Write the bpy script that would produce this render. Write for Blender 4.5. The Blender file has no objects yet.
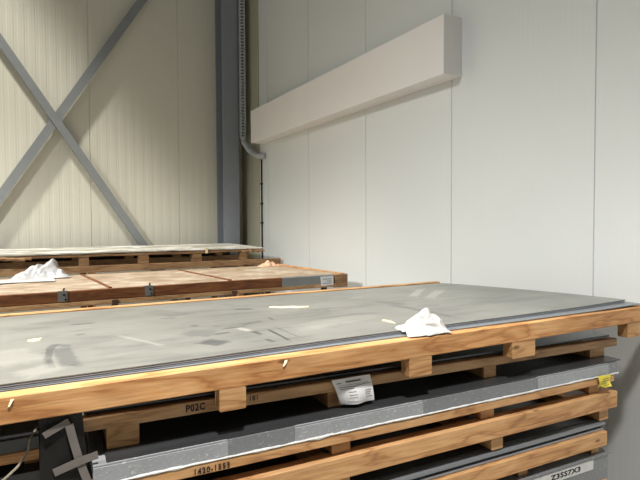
import bpy, bmesh, math, random
from mathutils import Vector, Matrix, noise
random.seed(7)
scene = bpy.context.scene
COL = scene.collection

# ------------------------------------------------------------------ materials
def new_mat(name):
    m = bpy.data.materials.new(name)
    m.use_nodes = True
    nt = m.node_tree
    b = nt.nodes['Principled BSDF']
    return m, nt, b

def lin(r, g, b):
    def f(c):
        c /= 255.0
        return c / 12.92 if c <= .04045 else ((c + .055) / 1.055) ** 2.4
    return (f(r), f(g), f(b), 1)

def coords(nt, scale=(1, 1, 1), rot=(0, 0, 0), loc=(0, 0, 0), rand=True):
    tc = nt.nodes.new('ShaderNodeTexCoord')
    mp = nt.nodes.new('ShaderNodeMapping')
    mp.inputs['Scale'].default_value = scale
    mp.inputs['Rotation'].default_value = rot
    mp.inputs['Location'].default_value = loc
    nt.links.new(tc.outputs['Object'], mp.inputs['Vector'])
    return mp.outputs['Vector']

def noise_tex(nt, vec, scale, detail=4, rough=.55, dist=0):
    n = nt.nodes.new('ShaderNodeTexNoise')
    n.inputs['Scale'].default_value = scale
    n.inputs['Detail'].default_value = detail
    n.inputs['Roughness'].default_value = rough
    n.inputs['Distortion'].default_value = dist
    nt.links.new(vec, n.inputs['Vector'])
    return n.outputs['Fac']

def ramp(nt, fac, stops):
    r = nt.nodes.new('ShaderNodeValToRGB')
    els = r.color_ramp.elements
    while len(els) < len(stops):
        els.new(.5)
    for e, (p, c) in zip(els, stops):
        e.position = p
        e.color = c if len(c) == 4 else (*c, 1)
    nt.links.new(fac, r.inputs['Fac'])
    return r.outputs['Color']

def mix(nt, fac, a, b, mode='MIX'):
    m = nt.nodes.new('ShaderNodeMix')
    m.data_type = 'RGBA'
    m.blend_type = mode
    for sock, v in ((m.inputs['Factor'], fac), (m.inputs['A'], a), (m.inputs['B'], b)):
        pass
    fi, ai, bi = m.inputs[0], m.inputs[6], m.inputs[7]
    for s, v in ((fi, fac), (ai, a), (bi, b)):
        if hasattr(v, 'links'):
            nt.links.new(v, s)
        else:
            s.default_value = v
    return m.outputs[2]

def math_node(nt, op, a, b=0.0, c=None):
    m = nt.nodes.new('ShaderNodeMath')
    m.operation = op
    for i, v in enumerate((a, b) if c is None else (a, b, c)):
        if hasattr(v, 'links'):
            nt.links.new(v, m.inputs[i])
        else:
            m.inputs[i].default_value = v
    return m.outputs[0]

def bump(nt, b, h, strength=.2, dist=.01):
    n = nt.nodes.new('ShaderNodeBump')
    n.inputs['Strength'].default_value = strength
    n.inputs['Distance'].default_value = dist
    nt.links.new(h, n.inputs['Height'])
    nt.links.new(n.outputs['Normal'], b.inputs['Normal'])

def wood(name, base, dark, pale=None, rough=.65, knots=True, grey=0.0, seed=0.0):
    m, nt, b = new_mat(name)
    v = coords(nt, (1.3, 9, 9), loc=(seed, seed * 1.7, seed * .6))
    v2 = coords(nt, (3, 60, 60), loc=(seed, 0, seed))
    n1 = noise_tex(nt, v, 1.6, 3, .5, .6)
    w = nt.nodes.new('ShaderNodeMath'); w.operation = 'MULTIPLY'; w.inputs[1].default_value = 8
    nt.links.new(n1, w.inputs[0])
    fr = math_node(nt, 'PINGPONG', w.outputs[0], 1.0)
    n2 = noise_tex(nt, v2, 2.0, 3, .6)
    pale = pale or tuple(min(1, c * 1.25) for c in base[:3]) + (1,)
    c1 = ramp(nt, fr, [(0, dark), (.3, base), (1, pale)])
    c1 = mix(nt, .62, base, c1)
    c2 = ramp(nt, n2, [(.3, (.74, .70, .66)), (.6, (1, 1, 1))])
    c = mix(nt, .9, c1, c2, 'MULTIPLY')
    big = noise_tex(nt, coords(nt, (1, 3, 3), loc=(seed * 3, 2, 1)), 2.3, 4, .6)
    stain = ramp(nt, big, [(.34, (.62, .56, .50)), (.55, (1, 1, 1))])
    c = mix(nt, .6, c, stain, 'MULTIPLY')
    if knots:
        vo = nt.nodes.new('ShaderNodeTexVoronoi')
        vo.inputs['Scale'].default_value = 3.1
        vo.inputs['Randomness'].default_value = 1
        nt.links.new(coords(nt, (1.0, 2.6, 2.6), loc=(seed + .3, seed, 0)), vo.inputs['Vector'])
        k = ramp(nt, vo.outputs['Distance'], [(.035, (.25, .16, .10)), (.085, (1, 1, 1))])
        c = mix(nt, .85, c, k, 'MULTIPLY')
    nt.links.new(c, b.inputs['Base Color'])
    b.inputs['Roughness'].default_value = rough
    bump(nt, b, n2, .25, .003)
    return m

def plain(name, col, rough=.5, metal=0.0, var=.12, scale=6.0, spec=None, bumpy=0.0):
    m, nt, b = new_mat(name)
    n = noise_tex(nt, coords(nt), scale, 5, .6)
    lo = tuple(c * (1 - var) for c in col[:3]) + (1,)
    hi = tuple(min(1, c * (1 + var)) for c in col[:3]) + (1,)
    nt.links.new(ramp(nt, n, [(.3, lo), (.7, hi)]), b.inputs['Base Color'])
    b.inputs['Roughness'].default_value = rough
    b.inputs['Metallic'].default_value = metal
    if spec is not None:
        b.inputs['Specular IOR Level'].default_value = spec
    if bumpy:
        bump(nt, b, noise_tex(nt, coords(nt), scale * 5, 3), bumpy, .004)
    return m

M = {}
M['timber'] = wood('timber_fresh', lin(214, 158, 100), lin(164, 104, 56), lin(230, 184, 132), seed=1.3)
M['timber2'] = wood('timber_rail', lin(206, 156, 104), lin(148, 100, 58), lin(222, 180, 130), seed=4.1)
M['timber3'] = wood('timber_dull', lin(190, 150, 106), lin(140, 104, 68), lin(206, 170, 128), seed=8.4)  # slightly darker, greyer wood tone
M['timber4'] = wood('timber_block', lin(204, 156, 104), lin(150, 102, 60), lin(220, 178, 128), seed=2.6)
M['timber_old'] = wood('timber_old_brown', lin(160, 122, 84), lin(110, 78, 50), lin(184, 148, 108), seed=6.2)
M['timber_pale'] = wood('timber_pale', lin(236, 190, 132), lin(190, 136, 84), lin(246, 212, 164), seed=3.7)
M['rust_brown'] = wood('rust_brown_stain', lin(120, 72, 38), lin(78, 44, 24), lin(146, 94, 54), rough=.55, seed=5.5, knots=False)
M['dark_wood'] = wood('dark_stained_wood', lin(84, 58, 38), lin(54, 36, 24), seed=9.1, knots=False)
M['grey_paint'] = plain('grey_paint', lin(132, 134, 134), .5)
M['bracket'] = plain('bracket_zinc', lin(150, 150, 148), .4, .6)
M['dark_metal'] = plain('dark_metal', lin(40, 38, 36), .5, .3)
M['steel_paint'] = plain('steel_paint', lin(144, 149, 158), .45, 0, .05)
M['brace_paint'] = plain('brace_paint', lin(140, 143, 146), .5, 0, .05)
M['zinc'] = plain('galvanised', lin(178, 183, 186), .45, .1)
M['sheet_edge'] = plain('sheet_steel', lin(146, 150, 156), .38, .15, .1, 3)
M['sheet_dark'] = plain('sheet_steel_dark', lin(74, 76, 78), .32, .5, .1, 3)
M['sheet_light'] = plain('sheet_steel_zinc', lin(128, 133, 138), .38, .15, .06, 3)
M['white_tissue'] = plain('tissue', lin(206, 203, 200), .9, 0, .03, 20)
M['paper'] = plain('paper_white', lin(226, 226, 226), .8, 0, .04, 20)
M['ink'] = plain('ink_black', lin(34, 30, 30), .7)
M['ink_grey'] = plain('ink_grey', lin(96, 94, 94), .8)
M['yellow'] = plain('tag_yellow', lin(232, 214, 70), .6, 0, .12, 40)
M['black_film'] = plain('black_film', lin(32, 31, 30), .5, 0, .2, 5, spec=.25, bumpy=.3)
M['tape'] = plain('grey_tape', lin(112, 106, 102), .55, 0, .1, 14)
M['splinter'] = plain('wood_splinter', lin(244, 222, 176), .8)
M['strap'] = plain('strap_beige', lin(150, 140, 124), .6)
M['white_box'] = plain('duct_white', lin(236, 232, 229), .55, 0, .02, 2)
M['concrete'] = plain('concrete_floor', lin(128, 126, 120), .6, 0, .15, 1.5)
M['white_film'] = plain('white_film', lin(206, 206, 204), .45, 0, .12, 25, bumpy=.4)

# matt grey panels on the walls
def wall_mat(name, col, rib_axis, period, strength):
    m, nt, b = new_mat(name)
    n = noise_tex(nt, coords(nt), .8, 4, .5)
    lo = tuple(c * .965 for c in col[:3]) + (1,)
    nt.links.new(ramp(nt, n, [(.3, lo), (.7, col)]), b.inputs['Base Color'])
    b.inputs['Roughness'].default_value = .5
    tc = nt.nodes.new('ShaderNodeTexCoord')
    sp = nt.nodes.new('ShaderNodeSeparateXYZ')
    nt.links.new(tc.outputs['Object'], sp.inputs[0])
    s = math_node(nt, 'SINE', math_node(nt, 'MULTIPLY', sp.outputs[rib_axis], 2 * math.pi / period))
    bump(nt, b, s, strength, .002)
    return m
M['wall_far'] = wall_mat('wall_panel_cream', lin(222, 219, 204), 0, .0294, .10)
M['wall_side'] = wall_mat('wall_panel_white', lin(222, 225, 224), 1, .0392, .10)
M['shade_strip'] = plain('corner_shade', lin(178, 176, 156), .5, 0, .04)  # olive tone stands in for the column's shadow on the wall

# dusty rolled steel with rubbed and wiped marks (marks given in the stack's own metres)
def sheet_top_mat():
    m, nt, b = new_mat('sheet_steel_top')
    tc = nt.nodes.new('ShaderNodeTexCoord')
    n1 = noise_tex(nt, coords(nt, (1, 1.6, 1)), 1.7, 5, .6)
    c = ramp(nt, n1, [(.3, lin(128, 128, 123)), (.7, lin(150, 150, 145))])
    streak = noise_tex(nt, coords(nt, (2.2, 9, 1), (0, 0, .05)), 1.5, 4, .65)
    c = mix(nt, .7, c, ramp(nt, streak, [(.34, (.70, .70, .72)), (.5, (1, 1, 1))]), 'MULTIPLY')
    edge_n = noise_tex(nt, coords(nt), 26, 3, .6)
    def patch(c, x, y, hx, hy, ang, col, amount, soft=.25):
        mp = nt.nodes.new('ShaderNodeMapping'); mp.vector_type = 'TEXTURE'
        mp.inputs['Location'].default_value = (x, y, 0)
        mp.inputs['Rotation'].default_value = (0, 0, math.radians(ang))
        mp.inputs['Scale'].default_value = (hx, hy, 1)
        nt.links.new(tc.outputs['Object'], mp.inputs['Vector'])
        s = nt.nodes.new('ShaderNodeSeparateXYZ'); nt.links.new(mp.outputs[0], s.inputs[0])
        d = math_node(nt, 'MAXIMUM', math_node(nt, 'ABSOLUTE', s.outputs[0]), math_node(nt, 'ABSOLUTE', s.outputs[1]))
        d = math_node(nt, 'ADD', d, math_node(nt, 'MULTIPLY', math_node(nt, 'SUBTRACT', edge_n, .5), 1.1))
        f = math_node(nt, 'SMOOTH_MAX' if False else 'SUBTRACT', 1.0 + soft, d)
        f = math_node(nt, 'DIVIDE', f, 2 * soft)
        k = nt.nodes.new('ShaderNodeClamp'); nt.links.new(f, k.inputs[0])
        f = math_node(nt, 'MULTIPLY', k.outputs[0], amount)
        return mix(nt, f, c, col)
    dk = lin(66, 68, 71); md = lin(92, 94, 96); lt = lin(204, 202, 194)
    for a in MARKS:
        c = patch(c, *a[:5], {'d': dk, 'm': md, 'l': lt}[a[5]], a[6])
    nt.links.new(c, b.inputs['Base Color'])
    b.inputs['Roughness'].default_value = .42
    b.inputs['Metallic'].default_value = .25
    return m
MARKS = [
    (0.106, 0.395, 0.074, 0.0110, 88, 'd', 0.6), (0.111, 0.259, 0.062, 0.0090, -84, 'd', 0.55), (0.115, 0.499, 0.047, 0.0150, 81, 'm', 0.7),
    (0.144, 0.516, 0.035, 0.0150, -54, 'm', 0.55), (0.155, 0.325, 0.144, 0.0275, -84, 'm', 0.6), (0.104, 0.264, 0.075, 0.0100, -86, 'm', 0.35),
    (0.079, 0.421, 0.027, 0.0030, -28, 'd', 0.5), (0.224, 0.964, 0.045, 0.0175, 3, 'm', 0.75), (0.213, 0.699, 0.017, 0.0150, 7, 'm', 0.6),
    (0.174, 0.198, 0.016, 0.0075, -47, 'm', 0.5), (0.629, 0.266, 0.049, 0.0375, -56, 'd', 0.62), (0.647, 0.621, 0.014, 0.0200, 18, 'd', 0.45),
    (0.624, 0.457, 0.066, 0.0550, -36, 'm', 0.45), (0.585, 0.893, 0.034, 0.0100, -6, 'd', 0.55), (0.645, 0.964, 0.059, 0.0250, -1, 'm', 0.35),
    (0.703, 0.403, 0.031, 0.0150, 6, 'd', 0.5), (0.722, 0.558, 0.016, 0.0100, 12, 'm', 0.5), (0.761, 0.490, 0.023, 0.0125, -2, 'm', 0.5),
    (0.601, 1.089, 0.133, 0.0600, -70, 'm', 0.25), (0.973, 0.950, 0.046, 0.0225, -29, 'd', 0.6), (0.877, 0.266, 0.106, 0.0060, 89, 'd', 0.8),
    (0.924, 0.310, 0.105, 0.0030, -89, 'd', 0.6), (0.819, 0.331, 0.032, 0.0100, -86, 'd', 0.6), (0.814, 0.183, 0.029, 0.0100, -81, 'd', 0.5),
    (0.978, 0.596, 0.039, 0.0070, 85, 'd', 0.55), (0.769, 0.486, 0.054, 0.0100, 5, 'd', 0.4), (0.875, 0.548, 0.050, 0.0200, 13, 'm', 0.5),
    (0.797, 0.427, 0.041, 0.0150, -73, 'l', 0.5), (1.302, 0.718, 0.075, 0.0250, 7, 'm', 0.3), (1.302, 0.669, 0.031, 0.0050, 85, 'd', 0.5),
    (1.691, 0.703, 0.098, 0.0250, -72, 'd', 0.4), (1.663, 0.413, 0.234, 0.0225, -88, 'm', 0.55), (2.099, 0.998, 0.210, 0.0250, 46, 'l', 0.35),
    (2.138, 0.875, 0.203, 0.0300, 42, 'l', 0.35), (1.667, 1.006, 0.035, 0.0150, -29, 'l', 0.35), (1.483, 0.671, 0.093, 0.0200, 12, 'm', 0.3),
    (1.156, 0.300, 0.059, 0.0250, 30, 'm', 0.2), (0.342, 0.337, 0.083, 0.0500, 8, 'm', 0.18), (1.192, 0.371, 0.198, 0.0600, 13, 'l', 0.15),
    (2.320, 0.397, 0.265, 0.0500, -6, 'm', 0.25), (0.401, 0.454, 0.133, 0.0100, -66, 'l', 0.25), (0.087, 0.179, 0.060, 0.0500, 31, 'l', 0.25),
    (-0.001, 0.409, 0.117, 0.0750, -69, 'l', 0.2)]
M['sheet_top'] = sheet_top_mat()

# film wrapped bundle
def film_mat(name, base, white, amount, rough):
    m, nt, b = new_mat(name)
    n = noise_tex(nt, coords(nt, (9, 9, 16)), 7, 6, .75, .3)
    c = ramp(nt, n, [(amount, base), (amount + .10, white)])
    fine = noise_tex(nt, coords(nt, (12, 12, 60)), 6, 3, .7)
    c = mix(nt, .5, c, ramp(nt, fine, [(.35, (.72, .72, .72)), (.65, (1, 1, 1))]), 'MULTIPLY')
    nt.links.new(c, b.inputs['Base Color'])
    b.inputs['Roughness'].default_value = rough
    bump(nt, b, n, .3, .004)
    return m
M['film_clear'] = film_mat('film_over_steel', lin(126, 129, 132), lin(184, 186, 188), .58, .3)
M['film_milky'] = film_mat('film_milky', lin(158, 162, 165), lin(226, 228, 230), .58, .35)

# worn board tops of the crate
def board_top_mat():
    m, nt, b = new_mat('crate_lid_board')
    n = noise_tex(nt, coords(nt, (1.3, 1.6, 1)), 3.4, 6, .68, .4)
    c = ramp(nt, n, [(.32, lin(148, 124, 100)), (.5, lin(174, 154, 132)), (.68, lin(206, 194, 178))])
    n2 = noise_tex(nt, coords(nt, (2, 14, 1)), 2, 4, .6)
    c = mix(nt, .35, c, ramp(nt, n2, [(.32, (.72, .66, .58)), (.5, (1, 1, 1))]), 'MULTIPLY')
    nt.links.new(c, b.inputs['Base Color'])
    b.inputs['Roughness'].default_value = .75
    return m
M['lid'] = board_top_mat()
def dusty_top_mat():
    m, nt, b = new_mat('dusty_sheet')
    n = noise_tex(nt, coords(nt, (1.2, 2.5, 1)), 2.0, 6, .65, .5)
    c = ramp(nt, n, [(.34, lin(146, 142, 128)), (.50, lin(176, 172, 160)), (.58, lin(232, 230, 224))])
    nt.links.new(c, b.inputs['Base Color'])
    b.inputs['Roughness'].default_value = .5
    return m
M['dusty'] = dusty_top_mat()

# ------------------------------------------------------------------ mesh helpers
class MB:
    def __init__(self):
        self.v, self.f = [], []
    def box(self, x0, x1, y0, y1, z0, z1):
        b = len(self.v)
        self.v += [(x0, y0, z0), (x1, y0, z0), (x1, y1, z0), (x0, y1, z0), (x0, y0, z1), (x1, y0, z1), (x1, y1, z1), (x0, y1, z1)]
        self.f += [tuple(b + i for i in q) for q in ((3, 2, 1, 0), (4, 5, 6, 7), (0, 1, 5, 4), (1, 2, 6, 5), (2, 3, 7, 6), (3, 0, 4, 7))]
        return self
    def loft(self, rings, cap=True, closed=True):
        b = len(self.v); n = len(rings[0])
        for r in rings:
            self.v += [tuple(p) for p in r]
        for i in range(len(rings) - 1):
            for j in range(n if closed else n - 1):
                a, c = b + i * n + j, b + i * n + (j + 1) % n
                self.f.append((a, c, c + n, a + n))
        if cap:
            self.f.append(tuple(b + j for j in reversed(range(n))))
            self.f.append(tuple(b + (len(rings) - 1) * n + j for j in range(n)))
        return self
    def timber(self, p0, p1, w, h, ch=.003, seg=None, rough=.0012, axis='x'):
        """sawn timber from p0 to p1 (centres), w across, h high; chamfered, very slightly uneven"""
        p0, p1 = Vector(p0), Vector(p1)
        d = (p1 - p0); L = d.length; d.normalize()
        up = Vector((0, 0, 1)) if abs(d.z) < .9 else Vector((0, 1, 0))
        side = d.cross(up).normalized(); up = side.cross(d).normalized()
        seg = seg or max(1, int(L / .12))
        prof = [(-w/2+ch, -h/2), (w/2-ch, -h/2), (w/2, -h/2+ch), (w/2, h/2-ch), (w/2-ch, h/2), (-w/2+ch, h/2), (-w/2, h/2-ch), (-w/2, -h/2+ch)]
        rings = []
        off = random.random() * 50
        for i in range(seg + 1):
            c = p0 + d * (L * i / seg)
            ring = []
            for k, (a, b2) in enumerate(prof):
                q = c + side * a + up * b2
                nz = noise.noise_vector(q * 3 + Vector((off, 0, 0)))
                ring.append(q + (side * nz.x + up * nz.y) * rough)
            rings.append(ring)
        return self.loft(rings)
    def tube(self, pts, r, n=8):
        rings = []
        pts = [Vector(p) for p in pts]
        for i, p in enumerate(pts):
            d = (pts[min(i + 1, len(pts) - 1)] - pts[max(i - 1, 0)]).normalized()
            a = d.cross(Vector((0, 0, 1)) if abs(d.z) < .9 else Vector((1, 0, 0))).normalized(); b2 = d.cross(a)
            rings.append([p + (a * math.cos(t) + b2 * math.sin(t)) * r for t in [2 * math.pi * k / n for k in range(n)]])
        return self.loft(rings)
    def build(self, name, mat, parent=None, smooth=False, loc=(0, 0, 0), rz=0.0):
        me = bpy.data.meshes.new(name)
        me.from_pydata([tuple(v) for v in self.v], [], self.f)
        bm = bmesh.new(); bm.from_mesh(me)
        bmesh.ops.recalc_face_normals(bm, faces=bm.faces)
        bm.to_mesh(me); bm.free()
        me.materials.append(mat)
        if smooth:
            for p in me.polygons: p.use_smooth = True
        o = bpy.data.objects.new(name, me)
        COL.objects.link(o)
        if parent: o.parent = parent
        else:
            o.location = loc; o.rotation_euler[2] = rz
        return o

def tag(o, label, cat, group=None, kind=None):
    if label: o['label'] = label
    if cat: o['category'] = cat
    if group: o['group'] = group
    if kind: o['kind'] = kind
    return o
def thing(name, label, cat, loc=(0, 0, 0), rz=0.0, group=None):
    e = bpy.data.objects.new(name, None)
    e.empty_display_size = .1
    e.location = loc; e.rotation_euler[2] = rz
    COL.objects.link(e)
    return tag(e, label, cat, group)
def struct(o):
    o['kind'] = 'structure'; return o

def text_mesh(name, body, size, mat, parent, pos, facing='front', width=None, shear=0.0, bold=0.0, slope=0.0):
    cu = bpy.data.curves.new(name, 'FONT')
    cu.body = body; cu.size = size; cu.extrude = .0004; cu.offset = bold; cu.resolution_u = 2
    cu.space_character = 1.08
    tmp = bpy.data.objects.new(name + '_src', cu); COL.objects.link(tmp)
    dg = bpy.context.evaluated_depsgraph_get()
    me = bpy.data.meshes.new_from_object(tmp.evaluated_get(dg))
    bpy.data.objects.remove(tmp); bpy.data.curves.remove(cu)
    xs = [v.co.x for v in me.vertices]
    k = (width / (max(xs) - min(xs))) if width else 1
    for v in me.vertices:
        x, y, z = v.co
        if facing == 'front':
            v.co = (pos[0] + x * k, pos[1] - z, pos[2] + y + x * k * slope)
        else:
            v.co = (pos[0] + x * k, pos[1] + y, pos[2] + z)
    me.materials.clear(); me.materials.append(mat)
    o = bpy.data.objects.new(name, me); COL.objects.link(o); o.parent = parent
    return o

def plate(rows, th, name, mat, parent=None, loc=(0, 0, 0), rz=0.0, smooth=True):
    """a sheet given as a grid of points, closed with thickness th downwards / backwards along z"""
    m = MB(); nr, nc = len(rows), len(rows[0])
    top = [p for r in rows for p in r]
    m.v = [tuple(p) for p in top] + [(p[0], p[1], p[2] - th) for p in top]
    N = nr * nc
    for i in range(nr - 1):
        for j in range(nc - 1):
            a = i * nc + j
            q = (a, a + 1, a + nc + 1, a + nc)
            m.f.append(q); m.f.append(tuple(x + N for x in reversed(q)))
    rim = [j for j in range(nc)] + [i * nc + nc - 1 for i in range(1, nr)] + [(nr - 1) * nc + j for j in range(nc - 2, -1, -1)] + [i * nc for i in range(nr - 2, 0, -1)]
    for a, b in zip(rim, rim[1:] + rim[:1]):
        m.f.append((a, b, b + N, a + N))
    return m.build(name, mat, parent, smooth=False, loc=loc, rz=rz)

# ------------------------------------------------------------------ room shell
XW, YW, HT = 2.9, 7.5, 12.0
def panel_wall(name, mat, a0, a1, axis, pos, seam0, mod=1.175, rib=None, depth=.0012):
    """sandwich panel wall: profile along the wall with seam grooves (and shallow ribs), extruded upward"""
    prof = [(a0, 0)]
    marks = []
    k = math.ceil((a0 - seam0) / mod)
    while seam0 + k * mod < a1:
        marks.append(seam0 + k * mod); k += 1
    a = a0
    pts = []
    for s in marks:
        if s - .006 > a0 and s + .006 < a1:
            pts += [(s - .006, 0), (s - .003, .009), (s + .003, .009), (s + .006, 0)]
        if rib:
            for i in range(1, 10):
                c = s + i * mod / 10
                if c + .03 < a1:
                    pts += [(c - .026, 0), (c - .020, depth), (c + .020, depth), (c + .026, 0)]
    if rib and marks:
        for i in range(1, 10):
            c = marks[0] - i * mod / 10
            if c - .03 > a0: pts += [(c - .026, 0), (c - .020, depth), (c + .020, depth), (c + .026, 0)]
    prof = [(a0, 0)] + sorted(pts) + [(a1, 0)]
    front = prof
    ring = front + [(a1, .12), (a0, .12)]
    m = MB()
    rr = []
    for z in (0, HT):
        rr.append([(u, pos + d, z) if axis == 'x' else (pos + d, u, z) for u, d in ring])
    m.loft(rr)
    return struct(m.build(name, mat))
panel_wall('wall_far', M['wall_far'], -7, XW, 'x', YW, .749, rib=True)
panel_wall('wall_right', M['wall_side'], -6, YW + .12, 'y', XW, 1.838)
struct(MB().box(-7, XW + .12, -6, YW + .12, -.1, 0).build('floor', M['concrete']))
# added strip by the corner, column's shadow painted as a darker olive
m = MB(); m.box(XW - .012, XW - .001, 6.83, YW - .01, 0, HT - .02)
struct(m.build('shade_strip_1', M['shade_strip']))

# steel column in the corner (H section)
col = thing('steel_column', 'blue grey painted steel column standing in the corner of the two walls', 'column', (2.607, 7.35, 0))
MB().box(-.121, .121, -.15, -.133, .012, HT).build('flange', M['steel_paint'], col)
MB().box(-.121, .121, .131, .148, .012, HT).build('flange', M['steel_paint'], col)
MB().box(-.005, .005, -.133, .131, .012, HT).build('web', M['steel_paint'], col)
MB().box(-.16, .16, -.15, .149, 0, .012).build('base_plate', M['steel_paint'], col)

# X brace: two steel angles crossing before the far wall
def angle_bar(name, label, x0, z0, x1, z1, y, w=.115, leg=.07, legside=1):
    p0, p1 = Vector((x0, 0, z0)), Vector((x1, 0, z1))
    d = (p1 - p0).normalized(); s = Vector((-d.z, 0, d.x)) * legside
    t = .009
    ring = [(-w/2, 0), (w/2, 0), (w/2, t), (-w/2 + t, t), (-w/2 + t, leg), (-w/2, leg)]
    m = MB()
    m.loft([[tuple(p + s * a + Vector((0, b, 0))) for a, b in ring] for p in (p0, p1)])
    return tag(m.build(name, M['brace_paint'], loc=(0, y, 0)), label, 'brace')
angle_bar('brace_bar', 'grey steel brace falling to the right, in front of the other at the crossing', -1.55, 5.80, 1.98, .345, YW - .125, w=.098, legside=1)
angle_bar('brace_bar', 'grey steel brace rising to the right, behind the other at the crossing', -1.45, -.02+.05, 1.98, 5.47, YW - .105, w=.105, legside=-1)

# white boxed duct on the right wall
d = thing('wall_duct', 'long white boxed duct mounted high on the right wall', 'duct', (2.717, 2.908, 2.652))
m = MB(); m.box(0, .181, .0, 3.80, 0, .442); o = m.build('duct_body', M['white_box'], d)
bv = o.modifiers.new('bevel', 'BEVEL'); bv.width = .004; bv.segments = 2
MB().box(-.0008, .1815, -.0012, 0, -.0006, .4426).build('end_cap', M['white_box'], d)

# perforated cable tray coming down beside the column, bending to the wall
t = thing('cable_tray', 'grey perforated cable tray coming down beside the column and bending to the wall', 'cable tray', (2.765, 7.12, 0))
def tray_ladder(m, c0, c1, side, n, wid=.085, hgt=.05, step=.045):
    c0, c1, side, n = Vector(c0), Vector(c1), Vector(side).normalized(), Vector(n).normalized()
    L = (c1 - c0).length; d = (c1 - c0).normalized()
    def slab(a0, a1, s0, s1, n0, n1):
        b = len(m.v)
        for aa in (a0, a1):
            for ss, nn in ((s0, n0), (s1, n0), (s1, n1), (s0, n1)):
                m.v.append(tuple(c0 + d * aa + side * ss + n * nn))
        m.f += [tuple(b + i for i in q) for q in ((0, 1, 2, 3), (7, 6, 5, 4), (0, 4, 5, 1), (1, 5, 6, 2), (2, 6, 7, 3), (3, 7, 4, 0))]
    for sg in (-1, 1):
        slab(0, L, sg * wid / 2 - .002, sg * wid / 2 + .002, -hgt, 0)
        slab(0, L, min(sg * wid / 2, sg * (wid / 2 - .022)), max(sg * wid / 2, sg * (wid / 2 - .022)), -.003, 0)
    k = 0
    while k * step < L:
        slab(k * step, min(L, k * step + step * .55), -wid / 2 + .02, wid / 2 - .02, -.003, -.0005)
        k += 1
m = MB(); tray_ladder(m, (0, 0, HT - .1), (0, 0, 2.78), (1, -.25, 0), (-.25, -1, 0)); m.build('tray_run', M['zinc'], t)
m = MB(); m.tube([(0.0, -.02, 2.80), (.0, -.03, 2.72), (.03, -.14, 2.60), (.07, -.32, 2.50), (.09, -.42, 2.48), (.128, -.52, 2.475)], .040, 8)
m.build('conduit_bend', M['zinc'], t)
p = thing('conduit', 'thin dark conduit running down the right wall from the tray bend', 'conduit', (2.885, 6.74, 0))
MB().tube([(0, 0, .02), (0, 0, 1.2), (0, 0, 2.44)], .011, 8).build('pipe', M['dark_metal'], p)
for z in (1.55, 1.82, 2.1):
    MB().box(-.014, .014, -.02, .02, z - .012, z + .012).build('clip', M['dark_metal'], p)

# ------------------------------------------------------------------ front stack (own frame: s along the rail, n away from the camera)
FO, FR = Vector((-.07024, 1.54615, 0)), math.radians(-2.7)
def fw(s, n, z):
    c, si = math.cos(FR), math.sin(FR)
    return (FO.x + c * s - si * n, FO.y + si * s + c * n, z)
def fthing(name, label, cat, s=0, n=0, z=0, group=None):
    return thing(name, label, cat, fw(s, n, z), FR, group)
FL = dict(loc=tuple(FO), rz=FR)     # for one-mesh things drawn straight in stack metres

def sstep(x, a, b):
    t = min(1, max(0, (x - a) / (b - a))); return t * t * (3 - 2 * t)
def sheet_z(s, n, z0):
    k = max(0, (n - .08) / 1.36)
    dz = .0085 * s + .0042 * sstep(s, .25, 1.2) + .006 * sstep(s, 2.3, 2.75) * (1 - min(1, k * 2)) - (.027 + .018 * max(0, s) / 2.65) * k ** 1.7
    return z0 + dz
def steel_sheet(name, label, mat, s0, s1, n0, n1, z0, th, group, follow=True, spread=0.0, skew=0.0, turn=0.0):
    rows = []
    NS, NN = 24, 10
    for j in range(NN + 1):
        row = []
        for i in range(NS + 1):
            s = s0 + (s1 - skew * j / NN - s0) * i / NS
            n = n0 + (n1 - n0) * j / NN - turn * max(0, s)
            z = sheet_z(s, n, z0) if follow else z0
            z -= spread * max(0, s) 
            row.append((s, n, z))
        rows.append(row)
    o = plate(rows, th, name, mat, **FL)
    return tag(o, label, 'steel sheet', group)

# pallet carrying the top sheets
A = fthing('wooden_pallet', 'long orange timber pallet edging the grey steel sheets on top of the front stack', 'pallet')
MB().timber((-1.35, .026, 1.0574), (2.92, .026, 1.0886), .050, .0732, rough=.0015).build('side_rail', M['timber'], A)
MB().timber((-1.35, 1.505, 1.052), (2.68, 1.505, 1.066), .05, .070, rough=.003).build('side_rail', M['timber2'], A)
for s0, z0 in ((.79, 1.097), (.02, 1.092)):
    mm = MB(); mm.loft([[(s0 - .004, -.0005, z0 - .016), (s0 + .002, -.0005, z0 - .016), (s0 - .001, -.006, z0 - .014)], [(s0 + .004, -.0005, z0 + .004), (s0 + .011, -.0005, z0 + .004), (s0 + .009, -.008, z0 + .003)]])
    mm.build('torn_splinter', M['splinter'], A)
for s0, s1 in ((.575, .66), (1.295, 1.40), (1.825, 1.96), (2.60, 2.70)):
    zc = 1.0325 + .0075 * s0
    sm = (s0 + s1) / 2
    MB().timber((sm, .001, zc - .036), (sm, .052, zc - .036), s1 - s0, .070, seg=2).build('block', M['timber4'], A)
for s0 in (-1.1, -.4, .3, .95, 1.6, 2.2):
    MB().timber((s0, .062, 1.064 + .0075 * s0), (s0, 1.478, 1.042 + .0045 * s0), .09, .022).build('slat', M['timber3'], A)
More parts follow.
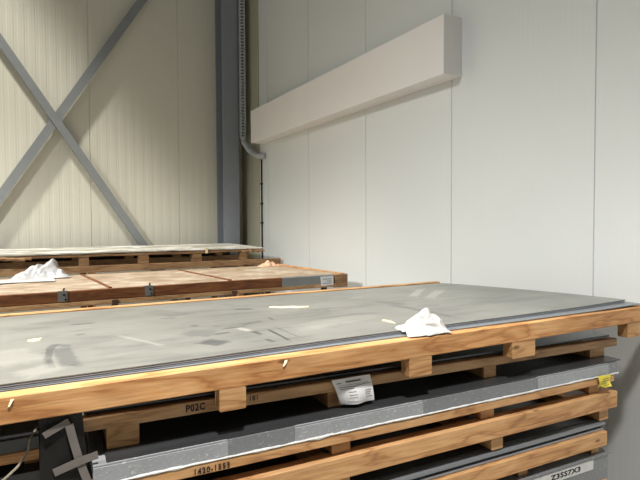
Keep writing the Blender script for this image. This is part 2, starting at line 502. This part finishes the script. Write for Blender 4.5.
# four loose sheets on it
G = 'grey steel sheets on top of the front stack'
steel_sheet('steel_sheet', 'topmost large grey steel sheet with rubbed marks, under the white tissue', M['sheet_top'], -1.3, 2.705, .079, 1.43, 1.1172, .0028, G, skew=.05)
steel_sheet('steel_sheet', 'second grey steel sheet from the top, just below the marked one', M['sheet_edge'], -1.3, 2.70, .0775, 1.43, 1.1117, .0028, G, spread=-.0002, skew=.05)
steel_sheet('steel_sheet', 'third grey steel sheet from the top of the front stack', M['sheet_edge'], -1.3, 2.69, .0765, 1.43, 1.1062, .0030, G, spread=-.0006, skew=.05)
steel_sheet('steel_sheet', 'lowest loose steel sheet with a pale edge resting beside the orange timber', M['sheet_light'], -1.3, 2.73, .072, 1.43, 1.1012+.0006, .0036, G, spread=-.0009, skew=.05, turn=.0205)
# slivers of wood and one small pale fleck on the top sheet
def sliver(label, s, n, ln, w, ang, z, cat='splinter'):
    m = MB(); k = 7; rings = []
    for i in range(k + 1):
        x = (i / k - .5) * ln
        ww = w * (.25 + .75 * math.sin(math.pi * (i + .4) / (k + .8))) * (.8 + .5 * random.random())
        y = .15 * w * math.sin(i * 2.1)
        rings.append([(x, y - ww / 2, 0), (x, y + ww / 2, 0), (x, y + ww * .3, .004), (x, y - ww * .3, .004)])
    m.loft(rings)
    o = m.build('wood_splinter', M['splinter'], loc=fw(s, n, z), rz=FR + math.radians(ang))
    return tag(o, label, cat)
def topz(s, n): return sheet_z(s, n, 1.117)
sliver('longest pale wood splinter lying flat in the middle of the grey sheet', 1.185, .865, .20, .042, -26, topz(1.2, .865) + .0006)
sliver('short pale wood splinter on the grey sheet, just left of the white tissue', 1.37, .25, .011, .075, 8, topz(1.37, .25) + .0006)
sliver('small pale fleck on the grey sheet near the left edge of the picture', .055, .67, .05, .03, 25, topz(.055, .67) + .0006)

# crumpled white tissue
def crumple(name, label, cat, mat, pts_fn, nu, nv, loc, rz, th=.002):
    rows = [[pts_fn(i / nu, j / nv) for i in range(nu + 1)] for j in range(nv + 1)]
    o = plate(rows, th, name, mat, loc=loc, rz=rz)
    return tag(o, label, cat)
def tissue_fn(u, v):
    x = (u - .5) * .190; y = (v - .5) * .110
    rad = max(abs(x) / .095, abs(y) / .055)
    peak = max(0, 1 - math.hypot((x - .006) / .070, (y - .010) / .050)) ** .85 * .052
    base = .024 * max(0, 1 - rad ** 3)
    right = .022 * math.exp(-((x - .066) / .022) ** 2 - ((y + .012) / .035) ** 2)
    fold = -.010 * math.exp(-((x - .034 + y * .6) / .008) ** 2) * (1 - rad ** 2) - .006 * math.exp(-((x + .03 - y * .9) / .006) ** 2) * (1 - rad ** 2)
    nz = noise.noise(Vector((x * 30, y * 30, 3.1))) * .010 + noise.noise(Vector((x * 75, y * 75, 1.7))) * .006
    h = .003 + base + peak + right + fold + nz * min(1, (1 - rad) * 3 + .25)
    x += noise.noise(Vector((u * 5, v * 5, 9))) * .022
    y += noise.noise(Vector((u * 5, v * 5, 19))) * .016
    return (x, y, max(.003, h) + .0135 * sstep(y, -.028, -.006))
crumple('tissue', 'crumpled white paper tissue peaked on the edge of the grey top sheet', 'tissue', M['white_tissue'], tissue_fn, 44, 32, fw(1.405, .058, 1.1182), FR - math.radians(4))

# pallet below with the stencilled board, two dark thin sheets on it
B = fthing('wooden_pallet', 'dull thin board pallet stencilled P02C, under the long orange timber', 'pallet')
def zB(s): return .974 - .0100 * s
MB().timber((.19, .082, zB(.19)), (2.61, .082, zB(2.61)), .040, .038, rough=.0012).build('front_board', M['timber3'], B)
MB().timber((.19, 1.20, zB(.19)), (2.61, 1.20, zB(2.61)), .040, .038).build('rear_board', M['timber3'], B)
for (a, b2) in ((.258, .35), (1.00, 1.06), (1.755, 1.825), (2.45, 2.56)):
    c = (a + b2) / 2; zt = zB(c) - .0195
    MB().timber((c, .092, (zt + .8790) / 2), (c, 1.20, (zt + .8790) / 2), b2 - a, zt - .8790).build('cross_bearer', M['timber4'], B)
text_mesh('stencil', 'P02C', .030, M['ink'], B, (.484, .0608, zB(.48) - .007), width=.060, bold=.0009, slope=-.01)
text_mesh('stencil', '181', .024, M['ink'], B, (.690, .0605, zB(.69) - .004), width=.026, slope=-.01)
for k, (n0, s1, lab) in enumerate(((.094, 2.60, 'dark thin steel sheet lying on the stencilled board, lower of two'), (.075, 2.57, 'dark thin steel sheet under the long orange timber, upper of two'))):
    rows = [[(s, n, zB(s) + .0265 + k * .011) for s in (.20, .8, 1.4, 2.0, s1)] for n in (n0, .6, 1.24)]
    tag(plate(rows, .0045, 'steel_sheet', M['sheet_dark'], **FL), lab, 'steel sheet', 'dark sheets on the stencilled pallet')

# delivery note stapled to the board
P = fthing('delivery_note', 'curled white printed delivery note hanging off the stencilled board', 'paper', 0, 0, 0)
rows = []
for j in range(9):
    v = j / 8
    row = []
    for i in range(11):
        u = i / 10
        s = .995 + u * .160 + v * (.040 * (1 - u) ** 1.2 + .013 * u)
        z = .9895 + .001 * u - v * .0955
        n = .054 - .016 * math.sin(v * 2.2) + .006 * math.sin(u * 7 + v * 2) * v + (.020 * v * max(0, .45 - u) * 2)
        row.append((s, n, z))
    rows.append(row)
m = MB(); nc = 11
m.v = [p for r in rows for p in r] + [(p[0], p[1] + .0008, p[2]) for r in rows for p in r]
for i in range(8):
    for j in range(10):
        a = i * nc + j; m.f += [(a, a + 1, a + nc + 1, a + nc), tuple(x + 99 for x in (a + nc, a + nc + 1, a + 1, a))]
rim = list(range(11)) + [i * 11 + 10 for i in range(1, 9)] + [88 + j for j in range(9, -1, -1)] + [i * 11 for i in range(7, 0, -1)]
for a, b2 in zip(rim, rim[1:] + rim[:1]): m.f.append((a, b2, b2 + 99, a + 99))
m.build('sheet_of_paper', M['paper'], P)
def on_paper(u, v):
    u = min(1, max(0, u)); v = min(1, max(0, v))
    i = min(9, int(u * 10)); j = min(7, int(v * 8)); a = u * 10 - i; b2 = v * 8 - j
    q = [Vector(rows[jj][ii]) for jj, ii in ((j, i), (j, i + 1), (j + 1, i), (j + 1, i + 1))]
    p = (q[0] * (1 - a) + q[1] * a) * (1 - b2) + (q[2] * (1 - a) + q[3] * a) * b2
    return p + Vector((0, -.0008, 0))
def paper_marks(name, rects, mat):
    for u0, v0, u1, v1 in rects:
        m = MB()
        nu = max(1, int((u1 - u0) * 12)); 
        for k in range(nu):
            ua, ub = u0 + (u1 - u0) * k / nu, u0 + (u1 - u0) * (k + 1) / nu
            b = len(m.v)
            m.v += [tuple(on_paper(a, c)) for a, c in ((ua, v0), (ub, v0), (ub, v1), (ua, v1))]
            m.f.append((b, b + 1, b + 2, b + 3))
        m.build(name, mat, P)
lines = [(.32, .10, .72, .155), (.08, .14, .2, .17), (.1, .30, .55, .325), (.12, .37, .48, .39), (.55, .28, .96, .30), (.3, .5, .5, .52), (.76, .52, .95, .545),
         (.76, .60, .92, .62), (.76, .68, .9, .70), (.3, .62, .52, .64), (.28, .72, .5, .735), (.76, .78, .95, .8), (.2, .88, .5, .895), (.1, .235, .9, .245)]
paper_marks('printed_line', lines, M['ink_grey'])

# film wrapped bundle C on its pallet
Cb = fthing('wrapped_bundle', 'long grey steel bundle in torn clear film, under the stencilled board pallet', 'bundle')
MB().box(.215, 2.53, .004, 1.25, .822, .872).build('steel_pack', M['film_clear'], Cb)
rows = [[(s, n, .8785) for s in (.25, 1, 1.8, 2.565)] for n in (.012, .6, 1.25)]
plate(rows, .005, 'cover_sheet', M['sheet_dark'], Cb)
for a, b2 in ((.215, .60), (.83, 1.36), (1.98, 2.46)):
    mm = MB(); mm.loft([[(s, .0025 + .0012 * math.sin(s * 40), .8215), (s, .0018, .868), (s, .012, .8735), (s, .07, .8738), (s, .07, .872), (s, .006, .8718), (s, .0040, .83)] for s in [a + (b2 - a) * i / 12 + .02 * (0) for i in range(13)]])
    mm.build('film_wrap', M['film_milky'], Cb)
mm = MB(); rings = []
NS = 320
for i in range(NS + 1):
    s = .215 + (2.53 - .215) * i / NS
    w = max(0.0, noise.noise(Vector((s * 6, 3, 5))) * .8 + .35 + .5 * noise.noise(Vector((s * 31, 3, 5))))
    mid = .8205 + .002 * noise.noise(Vector((s * 3, 1, 1)))
    lo = mid - .0015 - .0075 * w * abs(noise.noise(Vector((s * 19, 4, 5))) + .3)
    hi = mid + .0015 + .0045 * w
    f = -.0022 - .003 * abs(noise.noise(Vector((s * 14, 2, 2))))
    rings.append([(s, f, lo), (s, f - .001, (lo + hi) / 2), (s, .0015, hi), (s, .0035, hi), (s, .003, lo)])
mm.loft(rings); mm.build('torn_film_edge', M['white_film'], Cb)
PC = fthing('wooden_pallet', 'timber pallet with printed number and yellow tag, under the film wrapped bundle', 'pallet')
MB().timber((.20, .029, .7985), (2.50, .029, .7985), .058, .034, rough=.0025).build('top_rail', M['timber2'], PC)
MB().timber((.20, 1.2, .7985), (2.50, 1.2, .7985), .058, .034).build('top_rail', M['timber2'], PC)
for s0 in (.25, .985, 1.68, 2.36):
    MB().timber((s0 + .035, .030, .7575), (s0 + .035, 1.2, .7575), .075, .046).build('cross_bearer', M['timber4'], PC)
MB().timber((.20, .029, .6935), (2.525, .029, .6935), .058, .078, rough=.002).build('bottom_rail', M['timber2'], PC)
MB().timber((.20, 1.2, .6935), (2.525, 1.2, .6935), .058, .078).build('bottom_rail', M['timber2'], PC)
for s0 in (.25, .985, 1.73, 2.425):
    MB().timber((s0 + .033, .022, .6245), (s0 + .033, 1.2, .6245), .066, .056).build('foot_block', M['timber4'], PC)
text_mesh('stencil', '1420-1553', .026, M['ink'], PC, (.490, -.0030, .789), width=.110, bold=.0005)
T = fthing('tag', 'crumpled yellow tag hanging from the right end of the timber rail', 'tag', 2.365, -.006, .828)
rows = []
for j in range(6):
    rows.append([(.095 * i / 5 + .016 * j / 5 * (1 - i / 5), -.004 - .010 * math.sin(j * .9 + i * .5) * (j / 5) , -.003 * i / 5 - .058 * j / 5 + .004 * math.sin(i * 1.7) * (j / 5)) for i in range(6)])
mm = MB(); mm.v = [p for r in rows for p in r] + [(p[0], p[1] + .001, p[2]) for r in rows for p in r]
for i in range(5):
    for j in range(5):
        a = i * 6 + j; mm.f += [(a, a + 1, a + 7, a + 6), tuple(x + 36 for x in (a + 6, a + 7, a + 1, a))]
rim = list(range(6)) + [11, 17, 23, 29, 35, 34, 33, 32, 31, 30, 24, 18, 12, 6]
for a, b2 in zip(rim, rim[1:] + rim[:1]): mm.f.append((a, b2, b2 + 36, a + 36))
mm.build('tag_face', M['yellow'], T)
for k in range(4):
    mm = MB()
    z = -.014 - .010 * k
    mm.box(.022, .060 + .008 * (k % 2), -.0145, -.0138, z - .002, z)
    mm.build('printed_line', M['ink_grey'], T)

# sheets E and their pallet
GE = 'grey sheets between the two lower timber rails'
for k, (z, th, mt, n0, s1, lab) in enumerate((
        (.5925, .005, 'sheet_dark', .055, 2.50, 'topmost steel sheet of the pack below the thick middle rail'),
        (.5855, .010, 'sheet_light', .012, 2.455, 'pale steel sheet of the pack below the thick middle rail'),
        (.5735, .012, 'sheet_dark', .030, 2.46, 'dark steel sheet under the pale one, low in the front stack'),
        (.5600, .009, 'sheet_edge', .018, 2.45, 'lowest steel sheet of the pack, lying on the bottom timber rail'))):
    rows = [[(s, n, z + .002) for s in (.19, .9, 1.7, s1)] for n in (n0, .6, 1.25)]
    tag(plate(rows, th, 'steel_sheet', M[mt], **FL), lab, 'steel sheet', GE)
PE = fthing('wooden_pallet', 'lowest timber pallet in view, under the pale sheets in the front stack', 'pallet')
MB().timber((.19, .029, .5155), (2.452, .029, .5155), .058, .068, rough=.002).build('top_rail', M['timber2'], PE)
MB().timber((.19, 1.2, .5155), (2.452, 1.2, .5155), .058, .068).build('top_rail', M['timber2'], PE)
for s0 in (.3, 1.2, 1.9, 2.385):
    MB().timber((s0 + .03, .034, .4605), (s0 + .03, 1.2, .4605), .055, .040).build('foot_block', M['timber4'], PE)
Fb = fthing('wrapped_bundle', 'film wrapped bundle with white printed strip at the bottom right corner', 'bundle')
MB().box(.18, 2.47, .006, 1.25, .32, .436).build('steel_pack', M['film_clear'], Fb)
rows = [[(s, n, .4395) for s in (.19, 1, 1.8, 2.49)] for n in (.0, .6, 1.26)]
plate(rows, .003, 'cover_sheet', M['film_clear'], Fb)
MB().box(1.75, 2.36, .0035, .006, .385, .432).build('printed_strip', M['white_film'], Fb)
text_mesh('print', 'Z3SS7X3', .032, M['ink'], Fb, (2.07, .0030, .398), width=.20, bold=.001)
PF = fthing('wooden_pallet', 'floor pallet carrying the lowest film wrapped bundle of the front stack', 'pallet')
for n in (.03, .62, 1.2):
    MB().timber((.19, n, .279), (2.45, n, .279), .07, .078).build('rail', M['timber2'], PF)
    for s in (.26, 1.25, 2.3):
        MB().timber((s - .06, n, .12), (s + .06, n, .12), .09, .236).build('leg', M['timber4'], PF)

# neighbouring pile on the far left
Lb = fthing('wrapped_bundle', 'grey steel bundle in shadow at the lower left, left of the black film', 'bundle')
MB().box(-1.2, .165, .10, 1.25, .918, .952).build('steel_pack', M['sheet_dark'], Lb)  # darker steel tone painted in place of shade on this bundle
PL = fthing('wooden_pallet', 'shaded orange pallet rail at the lower left, left of the black film', 'pallet')
MB().timber((-1.2, .13, .900), (.170, .13, .900), .06, .030).build('top_rail', M['timber2'], PL)
MB().timber((-1.2, 1.2, .900), (.170, 1.2, .900), .06, .030).build('top_rail', M['timber2'], PL)
for s in (-1.1, -.45, .08):
    MB().timber((s, .16, .8685), (s, 1.2, .8685), .08, .030).build('cross_bearer', M['timber4'], PL)
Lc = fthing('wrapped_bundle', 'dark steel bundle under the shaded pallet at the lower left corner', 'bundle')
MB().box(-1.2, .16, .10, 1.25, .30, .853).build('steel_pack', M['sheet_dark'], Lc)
for n in (.15, 1.15):
    MB().timber((-1.1, n, .15), (0, n, .15), .1, .296).build('skid', M['timber2'], Lc)
st = MB(); st.tube([(.075, .16, .9558), (.066, .105, .9562), (.060, .092, .950), (.055, .086, .918), (.03, .06, .890), (.0, .05, .868), (-.04, .045, .84)], .0035, 6)
tag(st.build('strap', M['strap'], **FL), 'thin beige strap end dangling over the shaded rail at lower left', 'strap')

# black film with grey tape at the bundle's left end
K = fthing('black_film', 'black plastic film with crossed grey tape hanging at the left end of the bundle', 'film')
rows = []
for j in range(13):
    v = j / 12; z = 1.0185 - v * .275
    r = [(.0838, .034, z), (.0836, .032, z)]
    for i in range(9):
        u = i / 8
        s = .084 + .105 * u + .022 * v * u
        r.append((s, .030 + .004 * math.sin(u * 6 + v * 5) + .006 * math.sin(v * 7), z + .012 * u * (1 - v)))
    rows.append(r)
mm = MB(); nc = 11; N = 13 * nc
mm.v = [p for r in rows for p in r] + [(p[0] + .0015, p[1] + .0015, p[2]) for r in rows for p in r]
for i in range(12):
    for j in range(nc - 1):
        a = i * nc + j; mm.f += [(a, a + 1, a + nc + 1, a + nc), tuple(x + N for x in (a + nc, a + nc + 1, a + 1, a))]
rim = list(range(nc)) + [i * nc + nc - 1 for i in range(1, 13)] + [12 * nc + j for j in range(nc - 2, -1, -1)] + [i * nc for i in range(11, 0, -1)]
for a, b2 in zip(rim, rim[1:] + rim[:1]): mm.f.append((a, b2, b2 + N, a + N))
mm.build('film_sheet', M['black_film'], K)
def tape(pts, w):
    mm = MB(); rings = []
    pts = [Vector(q) for q in pts]
    for i, q in enumerate(pts):
        d = (pts[min(i + 1, len(pts) - 1)] - pts[max(0, i - 1)]).normalized()
        sd = Vector((-d.z, 0, d.x)) * (w / 2)
        rings.append([q + sd, q - sd, q - sd + Vector((0, .0012, 0)), q + sd + Vector((0, .0012, 0))])
    mm.loft(rings)
    return mm.build('tape_strip', M['tape'], K)
tape([(.158, .018, .998), (.168, .018, .95), (.180, .016, .90), (.192, .014, .86), (.205, .012, .82), (.212, .012, .79)], .021)
tape([(.118, .014, .874), (.15, .012, .884), (.19, .010, .896), (.229, .012, .902)], .022)
tape([(.096, .020, .978), (.125, .020, .992), (.158, .019, 1.008)], .018)

# ------------------------------------------------------------------ middle: stained crate with lid boards
Cr = thing('crate', 'low wide crate with rust brown rail and pale boarded lid, behind the front stack', 'crate', (0, 4.2, 0))
X0, X1 = -1.2, 2.53
MB().timber((X0, .02, 1.013), (1.99, .02, 1.013), .04, .080, rough=.0015).build('front_rail', M['rust_brown'], Cr)
MB().timber((1.99, .02, 1.007), (2.535, .02, 1.007), .04, .088, rough=.0005).build('painted_rail', M['grey_paint'], Cr)['label'] = 'grey painted end of the rail'
MB().timber((X0, .022, .953), (2.55, .022, .953), .05, .034, rough=.002).build('lower_board', M['timber3'], Cr)
MB().timber((2.545, .015, .990), (2.685, .015, .990), .05, .126, rough=.0008).build('corner_post', M['timber_old'], Cr)
MB().timber((X0, 1.30, 1.01), (2.55, 1.30, 1.01), .04, .085).build('rear_rail', M['timber_old'], Cr)
MB().timber((2.655, .045, 1.036), (2.545, 1.30, 1.045), .05, .045, rough=.002).build('end_rail', M['timber2'], Cr)
for xa, xb, xc, xd in ((X0, .535, X0, .44), (.565, 1.505, .47, 1.375), (1.535, 2.62, 1.405, 2.51)):
    rows = [[(xa + (xb - xa) * i / 12 + ((xc + (xd - xc) * i / 12) - (xa + (xb - xa) * i / 12)) * j / 6, .042 + 1.235 * j / 6, 1.052 + .004 * noise.noise(Vector((xa + i * .3, j * .4, 2)))) for i in range(13)] for j in range(7)]
    plate(rows, .014, 'lid_board', M['lid'], Cr)
for xa, xb in ((.55, .455), (1.52, 1.39)):
    MB().timber((xa, .045, 1.047), (xb, 1.27, 1.047), .024, .028).build('divider', M['rust_brown'], Cr)
for x, y in ((-.9, .075), (.573, .012), (1.534, .012), (2.47, .075)):
    MB().timber((x, y, .003), (x, y, .968), .045, .045).build('leg', M['dark_wood'], Cr)
    MB().timber((x - .05, 1.29, .003), (x - .05, 1.29, .965), .045, .045).build('leg', M['dark_wood'], Cr)
for x in (.215, .827):
    mm = MB(); mm.box(x - .032, x + .032, -.005, -.001, .980, 1.052); mm.box(x - .032, x + .032, -.005, .035, 1.0535, 1.057)
    br = mm.build('corner_clip', M['bracket'], Cr)
    mm = MB()
    for dx, z in ((.018, .995), (.008, 1.03)):
        mm.tube([(x + dx, -.012, z), (x + dx, -.0045, z)], .008, 8)
    mm.tube([(x + .005, .01, 1.055), (x + .012, .012, 1.078)], .007, 6)
    mm.build('bolt', M['dark_metal'], br)
# label on the crate
lb = thing('label', 'white shipping label stuck on the grey end of the crate rail', 'label', (2.455, 4.196, .995))
mm = MB(); mm.loft([[(-.070, -.003, .044), (.070, -.004, .046), (.070, -.002, .046), (-.070, -.001, .044)], [(-.062, -.004, -.042), (.072, -.003, -.040), (.072, -.001, -.040), (-.062, -.002, -.042)]])
mm.build('label_paper', M['paper'], lb)
for k in range(3):
    MB().box(-.045 + .04 * (k % 2), .050, -.0052, -.0044, -.022 + k * .020, -.017 + k * .020).build('printed_line', M['ink_grey'], lb)
# crumpled clear plastic with a flat tail, and a rag at the far corner
def plastic_fn(u, v):
    x = (u - .5) * .46; y = (v - .5) * .30
    rad = max(abs(x) / .23, abs(y) / .15)
    body = max(0, 1 - rad ** 2.5)
    pk = .115 * math.exp(-((x - .10) / .055) ** 2 - ((y - .02) / .07) ** 2) + .075 * math.exp(-((x + .02) / .11) ** 2 - (y / .10) ** 2) + .05 * math.exp(-((x - .20) / .05) ** 2 - ((y + .02) / .07) ** 2)
    nz = noise.noise(Vector((x * 14, y * 14, 1))) * .034 + noise.noise(Vector((x * 34, y * 34, 4))) * .013
    return (x + .04 * noise.noise(Vector((u * 4, v * 4, 7))), y + .03 * noise.noise(Vector((u * 4, v * 4, 11))), max(.003, .004 + body * .035 + pk * min(1, (1 - rad) * 4) + nz * min(1, body * 2.2)))
M['white_plastic'] = plain('white_plastic', lin(186, 186, 188), .4, 0, .08, 12)
crumple('plastic_wrap', 'crumpled white plastic wrap lying on the left lid of the crate', 'plastic wrap', M['white_plastic'], plastic_fn, 50, 34, (.10, 5.38, 1.058), 0)
rows = [[(-.75 + .95 * i / 12, 4.98 + .30 * j / 5 + .03 * math.sin(i * .9), 1.0605 + .004 * noise.noise(Vector((i * .5, j * .7, 3)))) for i in range(13)] for j in range(6)]
tag(plate(rows, .0015, 'plastic_film', M['white_film']), 'flat strip of white plastic film on the left lid, left of the crumpled wrap', 'plastic film')
def rag_fn(u, v):
    x = (u - .5) * .24; y = (v - .5) * .16
    b = max(0, 1 - (x / .12) ** 2) * max(0, 1 - (y / .08) ** 2)
    return (x, y, max(.003, .003 + b * (.05 + .05 * noise.noise(Vector((x * 22, y * 22, 8)))) + .012 * noise.noise(Vector((x * 50, y * 50, 2))) * b))
M['rag'] = plain('rag_pinkish', lin(216, 176, 148), .9, 0, .35, 30)
crumple('rag', 'small crumpled pinkish rag at the far right corner of the crate lid', 'rag', M['rag'], rag_fn, 24, 18, (2.38, 5.38, 1.053), .2)

# ------------------------------------------------------------------ back stack
Pb = thing('wooden_pallet', 'old brown pallet under the dusty sheet by the far wall', 'pallet', (0, 6.05, 0))
MB().timber((-1.2, .03, 1.205), (2.60, .03, 1.205), .06, .028, rough=.005, seg=60).build('top_board', M['timber_old'], Pb)
MB().timber((-1.2, 1.05, 1.205), (2.60, 1.05, 1.205), .06, .028).build('top_board', M['timber_old'], Pb)
MB().timber((-1.2, .03, 1.062), (2.85, .03, 1.052), .06, .072, rough=.003).build('bottom_board', M['timber_old'], Pb)
MB().timber((-1.2, 1.05, 1.062), (2.85, 1.05, 1.052), .06, .072).build('bottom_board', M['timber_old'], Pb)
for a, b2 in ((-1.05, -.95), (-.141, -.027), (.474, .572), (1.088, 1.197), (1.702, 1.811), (2.305, 2.39)):
    c = (a + b2) / 2
    MB().timber((c, .012, 1.1435), (c, .11, 1.1435), b2 - a, .095, seg=2).build('block', M['timber_old'], Pb)
    MB().timber((c, .96, 1.1435), (c, 1.035, 1.1435), b2 - a, .095, seg=2).build('block', M['timber_old'], Pb)
for x in (-1.1, .6, 2.3):
    for y in (.03, 1.05):
        MB().timber((x, y, .003), (x, y, 1.02), .07, .07).build('leg', M['timber_old'], Pb)
for x in (-.7, .2, .9, 1.5, 2.15):
    MB().timber((x, .065, 1.209), (x, 1.02, 1.213), .10, .016).build('slat', M['timber_old'], Pb)
MB().box(-1.18, 2.55, 1.085, 1.088, 1.02, 1.2375).build('gap_shade_sheet', M['black_film'], Pb)  # added black sheet, stands in for the shade inside the pallet gap
rows = [[(-1.25 + (2.60 - .04 * j / 6 + 1.25) * i / 20, 6.04 + 1.13 * j / 6 + (.006 * noise.noise(Vector((i * .7, 0, 2))) if j == 0 else 0), 1.2385 + .016 * (j / 6) + .003 * noise.noise(Vector((i * .6, j * .5, 6)))) for i in range(21)] for j in range(7)]
tag(plate(rows, .012, 'dusty_sheet', M['dusty']), 'pale dusty sheet lying on the brown pallet by the far wall', 'sheet')
# torn plywood scrap at the left and right ends, and a small pale tie on the edge
def scrap(x0, x1, y, z, d, h):
    rows = [[(x0 + (x1 - x0) * i / 14, y - 6.05 + d * j / 4 + .03 * noise.noise(Vector((x0 + i * .8, j * .9, 1))) * (j == 0), z + h * noise.noise(Vector((x0 + i * .9, j * .9, 5)))) for i in range(15)] for j in range(5)]
    plate(rows, .016, 'splintered_edge', M['timber_old'], Pb)
scrap(-.75, .03, 5.955, 1.205, .07, .035)
scrap(2.30, 2.585, 5.965, 1.208, .06, .02)
tie = MB(); tie.box(1.845, 1.875, 6.018, 6.024, 1.19, 1.250); tie.box(1.845, 1.875, 6.018, 6.10, 1.2455, 1.250)
tag(tie.build('strap', M['splinter']), 'pale strap end folded over the edge of the dusty sheet', 'strap')

# ------------------------------------------------------------------ light
def area(name, loc, target, energy, size, col=(1, .95, .87), spread=180):
    L = bpy.data.lights.new(name, 'AREA'); L.shape = 'DISK'; L.size = size; L.energy = energy; L.color = col
    L.spread = math.radians(spread)
    o = bpy.data.objects.new(name, L); COL.objects.link(o); o.location = loc
    o.rotation_euler = (Vector(target) - Vector(loc)).to_track_quat('-Z', 'Y').to_euler()
    return o
def spot(name, loc, target, energy, angle, blend, size, col=(1, .95, .87)):
    L = bpy.data.lights.new(name, 'SPOT'); L.energy = energy; L.spot_size = math.radians(angle); L.spot_blend = blend
    L.shadow_soft_size = size; L.color = col
    o = bpy.data.objects.new(name, L); COL.objects.link(o); o.location = loc
    o.rotation_euler = (Vector(target) - Vector(loc)).to_track_quat('-Z', 'Y').to_euler()
    return o
spot('high_bay_lamp_near', (0, -.8, 6.2), (.1, .2, 0), 1950, 74, .9, .22, (1, .965, .92))
spot('wall_fill_spot', (-3.8, 1.8, 4.6), (2.9, 3.0, -.9), 620, 76, 1.0, .35, (1, .985, .95))  # unseen fill spot, added to grade the right wall's brightness
spot('high_bay_lamp_middle', (-5.0, 2.2, 5.0), (-5.0, 2.2, 0), 1600, 152, .32, .35, (1, .985, .94))
spot('high_bay_lamp_left', (-3.5, 5.0, 11.0), (-3.5, 5.0, 0), 5500, 70.5, .24, .30, (1, .965, .87))
W = bpy.data.worlds.new('hall'); scene.world = W; W.use_nodes = True
W.node_tree.nodes['Background'].inputs[0].default_value = (.97, 1, .97, 1)
W.node_tree.nodes['Background'].inputs[1].default_value = .135

# ------------------------------------------------------------------ camera
F, YAW, DROP, ROLL, HC = 515.0, math.radians(29.6), 17.5, math.radians(.3), 1.55
pt = math.atan(DROP / F)
f = Vector((math.sin(YAW) * math.cos(pt), math.cos(YAW) * math.cos(pt), -math.sin(pt)))
r = Vector((math.cos(YAW), -math.sin(YAW), 0)); u = r.cross(f)
R = r * math.cos(ROLL) - u * math.sin(ROLL); U = u * math.cos(ROLL) + r * math.sin(ROLL)
cam = bpy.data.cameras.new('camera'); cam.sensor_width = 36; cam.lens = F / 640 * 36
co = bpy.data.objects.new('camera', cam); COL.objects.link(co)
co.matrix_world = Matrix(((R.x, U.x, -f.x, 0), (R.y, U.y, -f.y, 0), (R.z, U.z, -f.z, HC), (0, 0, 0, 1)))
cam.clip_start = .05
scene.camera = co
vs = scene.view_settings
vs.view_transform = 'Standard'; vs.look = 'None'; vs.gamma = 1; vs.exposure = 0
vs.use_curve_mapping = False
